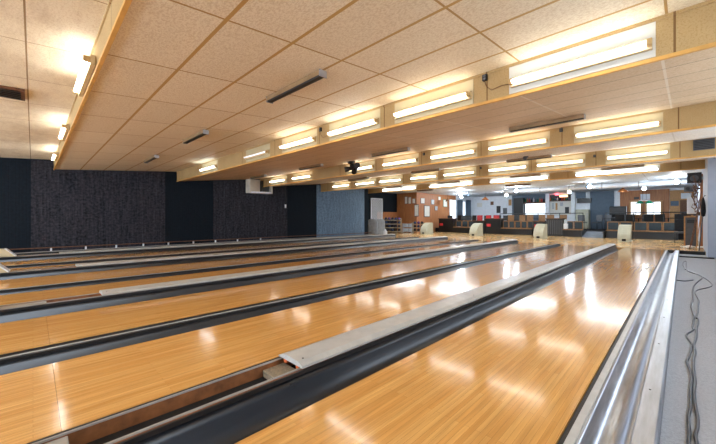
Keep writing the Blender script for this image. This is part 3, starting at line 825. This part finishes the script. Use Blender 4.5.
# ------------------------------------------------------------------ seating row (front plane Y = 21.5)
YB = 21.5
def bench(p0, p1, nseat, label):
    x0, x1 = atY(p0, YB), atY(p1, YB); L = x1-x0
    r = root('bench_seat', label, 'bench', ((x0+x1)/2, YB, 0), 0, 'upholstered bench row')
    MB().box(-L/2, L/2, -.02, .5, 0, .36).build('base', M['black'], r)
    MB().box(-L/2, L/2, -.08, .5, .37, .42).build('seat', M['bench_wood'], r, bevel=.01)
    w = L/nseat
    for i in range(nseat):
        c = -L/2 + w*(i+.5)
        f = MB()
        f.box(c-w/2+.015, c-w/2+.045, .3, .37, .43, .86); f.box(c+w/2-.045, c+w/2-.015, .3, .37, .43, .86); f.box(c-w/2+.015, c+w/2-.015, .3, .37, .82, .86)
        fo = f.build('back_frame', M['bench_wood'], r)
        MB().box(c-w/2+.046, c+w/2-.046, .31, .36, .44, .819).build('back_cushion', M['teal'], fo, bevel=.015)
bench(453.6, 472.5, 3, 'three-seat teal bench behind the red chairs')
bench(501, 532, 5, 'long five-seat teal bench in front of the wooden chairs')
bench(563, 582, 2, 'two-seat teal bench left of the ramp')
bench(606, 632, 2, 'two-seat teal bench just right of the ramp')
bench(633, 678, 3, 'three-seat teal bench in front of the orange window wall')
def console(p0, p1, ztop, label, slat=False):
    x0, x1 = atY(p0, YB), atY(p1, YB); L = x1-x0
    r = root('score_console', label, 'console', ((x0+x1)/2, YB, 0), 0, 'black score consoles')
    MB().box(-L/2, L/2, 0, .5, 0, ztop-.06).build('cabinet', M['black'], r, bevel=.01)
    MB().box(-L/2-.03, L/2+.03, -.05, .54, ztop-.06, ztop-.02).build('top', M['brownwood'], r, bevel=.005)
    n = 9
    for i in range(n):
        if slat: MB().box(-L/2+L*(i+.3)/n, -L/2+L*(i+.7)/n, -.02, 0, .1, ztop-.14).build('slat', M['darkboard'], r)
    if not slat:
        MB().box(-L/2+.08, -L/2+.08+.28, -.03, 0, .48, .66).build('red_badge', M['red'], r, bevel=.02)
    return r
console(438.7, 453.4, 1.05, 'black score console with red badge in front of the orange wall')
console(485.5, 500.8, 1.05, 'black score console with red badge beside the wooden chairs')
console(546, 562.8, 1.06, 'black slatted console below the red sign', True)
console(533, 544.6, .9, 'low black console behind the second hood')
console(473, 485, .9, 'low black console behind the third hood')

# guard rail
gr = root('guard_rail', 'black pipe guard rail along the front of the seating platform', 'rail', (0, 22.25, .3))
xs0, xs1 = atY(500, 22.25), .45
xa, xb2 = atY(583, 22.25), atY(606, 22.25)
for a, b in ((xs0, xa), (xb2, xs1)):
    MB().cyl((a,0,1.03), (b,0,1.03), .022, n=8).build('top_rail', M['black'], gr)
    MB().cyl((a,0,.55), (b,0,.55), .014, n=8).build('middle_rail', M['black'], gr)
    n = max(2, int((b-a)/1.1)+1)
    for i in range(n):
        xx = a + (b-a)*i/(n-1); MB().cyl((xx,0,0), (xx,0,1.05), .02, n=8).build('post', M['black'], gr)
# ramp
x0, x1 = atY(584.5, 21.6), atY(605, 21.6)
r = root('access_ramp', 'pale grey ramp climbing to the seating platform between two benches', 'ramp', ((x0+x1)/2, 20.9, 0))
w = (x1-x0)/2
MB().ext_x([(0,.0), (1.2,.3), (1.2,0)], -w, w).build('deck', M['ramp_grey'], r)
MB().box(-w-.05, -w, 0, 1.2, 0, .34).build('curb', M['black'], r); MB().box(w, w+.05, 0, 1.2, 0, .34).build('curb', M['black'], r)

# chairs and tables on the platform
ch = None
def chair(x, y, rz, label, grp, mat='black'):
    global CH
    key = mat
    if key not in CH:
        r = root('dining_chair', label, 'chair', (x, y, .3), rz, grp)
        MB().box(-.21, .21, -.2, .2, .43, .48).build('seat', M[mat], r, bevel=.015)
        m = MB()
        pr = [(.2,.55), (.24,.95), (.27,.95), (.23,.55)]
        m.ext_x(pr, -.2, .2); m.build('backrest', M[mat], r, bevel=.02)
        lm = M['black'] if mat != 'bench_wood' else M['bench_wood']
        for sx in (-.18, .18):
            MB().cyl((sx*1.08,-.19,0), (sx,-.17,.43), .014, n=6).build('leg', lm, r)
            MB().tube([(sx*1.08,.24,0), (sx,.19,.45), (sx,.25,.9)], .014, 6).build('leg', lm, r)
        CH[key] = r
    else:
        dup(CH[key], (x, y, .3), rz, label, grp)
CH = {}

def crow(x0, n, step, Y, dy, lb, grp, mat='black', wob=.3, base=0):
    for i in range(n):
        chair(x0 + i*step, Y + dy*(i % 2), base + (-1)**i*wob, lb % ORD[i], grp, mat)
crow(-2.5, 5, .58, 22.75, .06, 'black chair behind the rail before the orange window wall, %s from the ramp', 'black chairs right of the ramp', base=PI)
crow(-2.3, 4, .72, 24.9, .1, 'black chair on the back row by the orange windows, %s from the ramp', 'black chairs by the windows')
crow(-8.3, 6, .6, 22.9, .25, 'tan wooden chair behind the five-seat bench, %s from its left end', 'wooden chairs behind the long bench', 'bench_wood', .1)
crow(-10.5, 3, .6, 22.9, .0, 'red chair behind the third hood, %s of three from the left', 'red chairs', 'red', .1)
crow(-12.9, 4, .6, 23.0, .1, 'black chair before the white far corner, %s from the orange wall', 'black chairs by the white corner')
crow(-12.6, 6, .75, 25.6, .2, 'black chair on the back row before the white wall, %s from the orange wall', 'black chairs by the white wall')
crow(-9.4, 4, .62, 23.55, .1, 'black chair behind the wooden chairs, %s from the left', 'black chairs behind the wooden chairs')
crow(-4.6, 3, .7, 25.2, .3, 'dark grey chair beyond the ramp, %s from its left side', 'chairs beyond the ramp', 'darkboard', .5)
TB = None
def table(x, y, label):
    global TB
    if TB is None:
        r = root('round_table', label, 'table', (x, y, .3), 0, 'round tables on the platform')
        MB().cyl((0,0,.72), (0,0,.75), .42, n=24).build('tabletop', M['black'], r)
        MB().cyl((0,0,.03), (0,0,.72), .03, n=10).build('pedestal', M['black'], r)
        MB().cyl((0,0,0), (0,0,.03), .25, .2, n=18).build('base', M['black'], r)
        TB = r
    else: dup(TB, (x, y, .3), 0, label)
tl = ['before the right-hand orange window', 'before the left-hand orange window', 'nearest the ramp', 'before the white far corner', 'behind the red chairs', 'behind the long bench']
for (x, Y), lb in zip([(-.55,23.95), (-1.75,23.9), (-2.95,23.9), (-12.2,24.3), (-10.3,24.4), (-7.0,24.4)], tl):
    table(x, Y, 'black round pedestal table ' + lb)

# ------------------------------------------------------------------ far wall fittings (plane Y = 28)
YF = 28.0
def flat(name, p0, p1, q0, q1, mat, label, cat, depth=.05, group=None, yoff=0, kind=None, parent=None):
    Y = YF - depth - yoff - .002
    x0, x1 = atY(p0, Y), atY(p1, Y); xm = (x0+x1)/2
    z0, z1 = (.3 if q1 >= 226 else max(.3, zat(q1, xm, Y))), zat(q0, xm, Y)
    o = MB().box(x0, x1, 0, depth, z0, z1).build(name, M[mat], loc=(0, Y, 0))
    tag(o, label, cat, group, kind); return o
flat('wall_section_wood', 620, 669.5, 190, 226, 'orange', 'orange wood section of the far wall holding two windows', 'wall', .06, kind='structure')
flat('wall_section_slate', 590, 614, 190, 226, 'slate', 'slate blue section of the far wall beyond the ramp', 'wall', .06, kind='structure')
flat('wall_section_tan', 669.7, 694, 190, 226, 'tanwood', 'tan wood end of the far wall', 'wall', .06, kind='structure')
def window(p0, p1, q0, q1, nm, label, tilt=0):
    Y = YF - .1
    x0, x1 = atY(p0, Y), atY(p1, Y); xm = (x0+x1)/2; z0, z1 = zat(q1, xm, Y), zat(q0, xm, Y)
    r = root(nm, label, 'window', (xm, Y, (z0+z1)/2)); r['kind'] = 'structure'
    w, h = (x1-x0)/2, (z1-z0)/2
    m = MB(); m.box(-w-.1,-w,-.03,.04,-h-.1,h+.1); m.box(w,w+.1,-.03,.04,-h-.1,h+.1); m.box(-w,w,-.03,.04,h,h+.1); m.box(-w,w,-.03,.04,-h-.1,-h)
    m.build('window_frame', M['tanwood'], r)
    MB().box(-w, w, .0, .02, -h, h).build('pane', M['glow_win'], r)
    MB().box(-.02, .02, -.02, .0, -h, h).build('mullion', M['white'], r)
window(631, 640.5, 202, 214.5, 'window_1', 'bright left-hand window in the orange far wall')
window(647, 660.5, 202, 214.5, 'window_2', 'bright right-hand window in the orange far wall')
flat('small_sign', 634, 639, 197, 199.2, 'black', 'small dark sign above the left-hand orange window', 'sign', .03, yoff=.07)
flat('price_board', 640.5, 650, 194, 199.6, 'white', 'white board above the green lamp in the orange wall', 'board', .03, yoff=.07)
flat('blue_sign', 670.5, 678.8, 201, 205.8, 'slate', 'blue-grey sign on the tan end of the far wall', 'sign', .04, yoff=.07)
flat('door_1', 680, 691, 200, 226, 'brownwood', 'dark brown door at the right end of the far wall', 'door', .05, yoff=.07, kind='structure')
flat('display_board', 681, 691.5, 193, 198.6, 'white', 'white panel above the dark brown door', 'panel', .06, yoff=.07)
# bar area between the white columns
flat('wall_section_bar', 512, 546, 194, 226, 'slate', 'dark blue section of the far wall with bottle shelf', 'wall', .06, kind='structure')
flat('serving_window', 525.5, 545, 203.5, 214.5, 'glow_win', 'bright serving opening beneath the bottle shelf', 'window', .04, yoff=.06)
flat('tall_cabinet', 513.5, 523, 198, 226, 'black', 'tall black cabinet left of the bright serving opening', 'cabinet', .4, yoff=.07)
sh = flat('bottle_shelf', 524, 546, 202.2, 203.4, 'brownwood', 'brown shelf of bottles above the serving opening', 'shelf', .22, yoff=.06)
def bottle_mesh(h, r): return MB().lathe([(.001,0), (r,0), (r,h*.6), (r*.35,h*.78), (r*.35,h), (.001,h)], (0,0,0), 10)
bcol = ['green','amber','red','black','white','slate']
for i in range(10):
    Y = YF-.17; X = atY(525.5 + i*2.05, Y)
    tag(bottle_mesh(.27 + (i*37 % 10)*.008, .05).build('bottle', M[bcol[i*7 % 6]], loc=(X, Y, zat(202.2, X, YF-.2)+.02)), '%s bottle on the brown shelf, %s from its left end' % ({'green':'green','amber':'amber','red':'red','black':'black','white':'white','slate':'blue-grey'}[bcol[i*7 % 6]], ORD[i]), 'bottle', 'bottles on the bar shelf')
for i, (a, b) in enumerate(((545.4,549), (571,574.6))):
    flat('white_column', a, b, 191, 226, 'white', ['white column left of the red sign', 'white column right of the paper board'][i], 'column', .3, 'white bar columns', kind='structure')
flat('notice_board', 549.2, 570.8, 201.4, 214.5, 'paper', 'large white board with pinned papers below the red sign', 'notice board', .06)
flat('dark_display', 549.2, 570.8, 194.5, 200.3, 'black', 'dark display recess under the red sign', 'display', .05)
flat('display_shelf', 549.2, 570.8, 200.4, 201, 'brownwood', 'narrow brown shelf of bottles under the red sign', 'shelf', .3)
for i, (a, b, c, d, mt) in enumerate([(552,554,203,209,'grey_plastic'), (555.5,557.5,203,210,'tanwood'), (560,563,202.5,206,'grey_plastic'), (565,569,207,213,'black')]):
    flat('pinned_sheet', a, b, c, d, mt, ['narrow grey sheet', 'narrow tan sheet', 'small square grey sheet', 'dark square sheet'][i] + ' pinned on the white board', 'sheet', .01, 'sheets on the white board', yoff=.062)
o = flat('exit_sign', 555, 558.7, 192.3, 195.2, 'red', 'small lit red sign above the dark display', 'sign', .08, yoff=.12)
o.data.materials[0] = M['glow_red']
o = flat('amber_sign', 559.5, 567.5, 194.8, 197, 'glow_amber', 'amber lit strip beside the red sign', 'sign', .05, yoff=.12)
for i in range(9):
    Y = YF-.14; X = atY(550.5 + i*2.3, Y)
    tag(bottle_mesh(.2, .05).build('bottle', M[bcol[(i*5+1) % 6]], loc=(X, Y, zat(200.4, X, Y)+.004)), '%s bottle in the dark display, %s from the left column' % ({'green':'green','amber':'amber','red':'red','black':'black','white':'white','slate':'blue-grey'}[bcol[(i*5+1) % 6]], ORD[i]), 'bottle', 'bottles in the dark display')
flat('grey_wall_unit', 576, 585, 192, 198, 'slate', 'grey-blue wall unit high right of the white column', 'wall unit', .25)
flat('blue_cabinet', 577, 591, 198.2, 203, 'black', 'dark blue-black cabinet under the grey wall unit', 'cabinet', .25)
r = root('beige_fridge', 'beige upright fridge left of the slate blue wall', 'fridge', (atY(583, 27.6), 27.3, .3))
w = (atY(589.5,27.6)-atY(576.5,27.6))/2
MB().box(-w, w, 0, .65, 0, 1.35).build('body', M['hood'], r, bevel=.02)
MB().box(-w+.01, w-.01, -.04, -.002, .5, 1.33).build('door', M['hood'], r, bevel=.01); MB().box(-w+.01, w-.01, -.04, -.002, .05, .48).build('door', M['hood'], r, bevel=.01)
MB().box(w-.1, w-.07, -.08, -.04, .7, 1.1).build('handle', M['steel'], r)
r = root('arcade_cabinet', 'tall black upright cabinet left of the orange window wall', 'cabinet', (atY(618, 26.5), 26.2, .3))
w = .42
MB().ext_x([(0,0), (0,.8), (.12,.95), (.1,1.45), (.25,1.5), (.6,1.5), (.6,0)], -w, w).build('body', M['black'], r, bevel=.01)
MB().box(-w+.06, w-.06, .085, .1, .98, 1.4).build('screen', M['black'], r)
MB().box(-w+.03, w-.03, -.05, 0, .74, .8).build('ledge', M['darkboard'], r)
# white far corner: curtains and shelves
for i, (a, b) in enumerate(((449.6,455.2), (462.8,465))):
    pass
X = -13.59
def sy(p):
    k = (p-358)/325.0; return -X*(1+k)/(1-k)
for i, (a, b, q0, q1, mt, nm, lb, cat) in enumerate([(449.8,455.3,200.5,226,'glow_win','door_2','bright glass door at the end of the orange wall','door'), (457,461.8,200,226,'slate','curtain','grey-blue curtain right of the bright glass door','curtain'),
                                 (462.4,464.8,202,222,'glow_win','window_3','narrow bright window between the grey curtains','window'), (465.6,470,200,226,'slate','curtain','grey-blue curtain in the white far corner','curtain')]):
    ym = (sy(a)+sy(b))/2; z1 = zat(q0, X, ym); z0 = max(.3, zat(q1, X, ym))
    if nm == 'curtain':
        m = MB(); n = 14; vs = []
        for j in range(n+1):
            y = sy(a)+(sy(b)-sy(a))*j/n; dx = .05+.04*math.sin(j*1.9)
            vs += [(dx,y,z0),(dx,y,z1),(dx-.02,y,z0),(dx-.02,y,z1)]
        fs = []
        for j in range(n): q = 4*j; fs += [(q,q+4,q+5,q+1), (q+2,q+3,q+7,q+6), (q+1,q+5,q+7,q+3), (q,q+2,q+6,q+4)]
        o = m.add(vs, fs, True).build(nm, M[mt], loc=(X,0,0)); tag(o, lb, cat, 'curtains in the white corner')
    else:
        r = root(nm, lb, cat, (X, ym, z0)); r['kind'] = 'structure'
        w = (sy(b)-sy(a))/2; h = z1-z0
        m = MB(); m.box(-.0,.05,-w-.06,-w,0,h+.06); m.box(0,.05,w,w+.06,0,h+.06); m.box(0,.05,-w,w,h,h+.06); m.build('door_frame' if nm == 'door_2' else 'window_frame', M['white'], r)
        MB().box(.005,.02,-w,w,0,h).build('pane', M[mt], r)
for i, (a, b, c, d, mt, lb) in enumerate([(477,482,203,207,'paper','pale poster on the white far wall, left of the hanging amber lamp'), (490.5,493.5,201.5,205,'brownwood','small brown plaque on the white far wall'),
                                 (496.5,500.5,206,213,'black','black poster low on the white far wall'), (503,507,208,214,'darkboard','dark grey poster beside the tall black cabinet'), (508.5,511.5,199.5,205.5,'tanwood','tan plaque high beside the dark blue wall')]):
    flat('wall_poster', a, b, c, d, mt, lb, 'poster', .02, 'posters on the white far wall')

# pendants, fans, duct
def pendant(px, py, Y, mat, label, wide=.42):
    X = atY(px, Y); Z = zat(py, X, Y)
    r = root('pendant_lamp', label, 'pendant lamp', (X, Y, Z), 0, 'pendant lamps')
    MB().cyl((0,0,.22), (0,0,CAMZ+1.86-Z), .008, n=6).build('cord', M['black'], r)
    MB().lathe([(wide/2,0), (wide/2*.96,.02), (wide*.2,.16), (.05,.2), (.02,.24), (.015,.24), (.04,.19), (wide*.18,.15), (wide/2*.94,.01), (wide/2,0)], (0,0,0), 18).build('shade', M[mat], r)
    MB().sphere((0,0,.05), .05, 10, 8).build('bulb', M['glow_amber'], r)
pendant(622.8, 192, 22.8, 'amber', 'amber pendant lamp left of the orange window wall', .5)
pendant(485.2, 200, 22.8, 'amber', 'amber pendant lamp before the white far wall', .5)
pendant(447.6, 201.3, 22.8, 'brownwood', 'small brown pendant lamp before the orange side wall', .36)
r = root('green_pendant_lamp', 'green double-shaded billiard lamp hanging before the orange wall', 'pendant lamp', (atY(644.5, 25.5), 25.5, zat(203.5, atY(644.5,25.5), 25.5)))
for s in (-.2, .2):
    MB().lathe([(.19,0), (.17,.05), (.08,.15), (.03,.18), (.001,.18)], (s,0,0), 16).build('shade', M['green'], r)
    MB().cyl((s*.4,0,.18), (s*.4,0,CAMZ+1.86-r.location.z), .008, n=6).build('chain', M['black'], r)
MB().box(-.25,.25,-.015,.015,.17,.2).build('bar', M['steel'], r)
def fan(px, py, Y, rz, label):
    X = atY(px, Y); Z = zat(py, X, Y)
    r = root('ceiling_fan', label, 'ceiling fan', (X, Y, Z), rz, 'ceiling fans')
    MB().cyl((0,0,.05), (0,0,CAMZ+1.86-Z), .025, n=8).build('rod', M['slate'], r)
    MB().cyl((0,0,-.06), (0,0,.07), .1, n=16).build('motor', M['slate'], r)
    for i in range(4):
        a = i*PI/2
        b = MB().box(.09, .62, -.06, .06, -.008, .004).build('blade', M['slate'], r); b.rotation_euler = (.15, 0, a)
    return r
fan(588, 186.6, 20.4, .3, 'grey-blue ceiling fan above the ramp')
fan(468.5, 195.5, 21.0, .9, 'grey-blue ceiling fan before the white corner')
Yd = 21.6
d = root('air_duct', 'silver round air duct under the seating ceiling', 'duct', (0, Yd, CAMZ+1.7))
MB().cyl((-8.2,0,0), (.48,0,0), .13, n=24).build('pipe', M['silver'], d)
for i in range(6):
    x = -7.6 + i*1.5
    c = MB().cyl((x,0,0), (x+.05,0,0), .138, n=24).build('collar', M['steel'], d)
    MB().box(x+.01, x+.04, -.003, .003, .13, .155).build('strap', M['steel'], c)
for i, (p, Y, L, mt, lb) in enumerate([(518, 19.0, 1.3, 'brownwood', 'brown unlit fixture on the seating ceiling'), (425, 18.2, 1.2, 'brownwood', 'brown unlit fixture on the ceiling near the orange wall')]):
    X = atY(p, Y)
    r = root('ceiling_fixture', lb, 'light fixture', (X, Y, CAMZ+1.86))
    MB().box(-L/2, L/2, -.08, .08, -.07, -.001).build('housing', M[mt], r, bevel=.008); MB().box(-L/2+.04, L/2-.04, -.06, .06, -.085, -.07).build('louvre', M['housing_dark'], r)
lx = [(-1.6, 16.7), (-1.5, 23.6), (-5.2, 16.7), (-5.0, 23.6), (-8.8, 16.7), (-8.8, 23.6), (-12.2, 16.7), (-12.0, 23.2), (-.2, 20.3), (-3.4, 20.3), (-7.0, 20.3), (-10.6, 20.3)]

fr = [p for p in lx if p[1] < 18]; bk = [p for p in lx if p[1] > 18]
for i, (x, y) in enumerate(fr):  # panels out of view behind the last beam, added as soft fill light
    r = root('fill_light_panel', 'added flat fill panel on the seating ceiling, %s from the right wall' % ORD[i], 'light panel', (x, y, CAMZ+1.86), 0, 'added fill panels over the seating')
    MB().box(-1.2, 1.2, -.3, .3, -.035, -.001).build('frame', M['white'], r); MB().box(-1.17, 1.17, -.27, .27, -.042, -.035).build('diffuser', M['glow_fill_panel'], r)
for i, (x, y) in enumerate(bk):  # globes added to brighten the dim ceiling over the seating
    r = root('fill_globe_light', 'small added fill globe lamp, %s row over the seating, %s from the right wall' % ('back' if y > 21 else 'front', ORD[i % 4]), 'lamp', (x, y, CAMZ+1.86), 0, 'added fill globes over the seating')
    MB().cyl((0,0,-.02), (0,0,-.001), .09, n=16).build('canopy', M['white'], r); MB().cyl((0,0,-.2), (0,0,-.02), .012, n=8).build('stem', M['steel'], r)
    MB().sphere((0,0,-.25), .08, 16, 12).build('globe', M['glow_fill_globe'], r)
# small items on the bench row
x, Y = atY(566, 21.6), 21.62
r = root('water_cooler', 'small white bottle dispenser on the two-seat bench left of the ramp', 'dispenser', (x, 21.55, .432))
MB().box(-.1,.1,-.08,.1,0,.3).build('body', M['white'], r, bevel=.02); MB().lathe([(.001,.3),(.06,.3),(.08,.36),(.08,.52),(.001,.55)], (0,0,0), 12).build('bottle', M['grey_plastic'], r)

# ------------------------------------------------------------------ world, camera, output look
w = bpy.data.worlds.new('world'); S.world = w; w.use_nodes = True
w.node_tree.nodes['Background'].inputs[0].default_value = (.83,.95,1.1,1); w.node_tree.nodes['Background'].inputs[1].default_value = 2.6
cam = bpy.data.cameras.new('camera'); co = bpy.data.objects.new('camera', cam); COL.objects.link(co)
cam.sensor_width = 36; cam.lens = 325*36/716; cam.shift_y = -4/716; cam.clip_start = .02
co.location = (0, 0, CAMZ); co.rotation_euler = (PI/2, 0, PI/4)
S.camera = co
S.view_settings.view_transform = 'Standard'; S.view_settings.look = 'None'; S.view_settings.gamma = 1; S.view_settings.exposure = 1.6
S.view_settings.use_curve_mapping = False
S.cycles.use_denoising = True
S.cycles.max_bounces = 8; S.cycles.diffuse_bounces = 5; S.cycles.glossy_bounces = 4
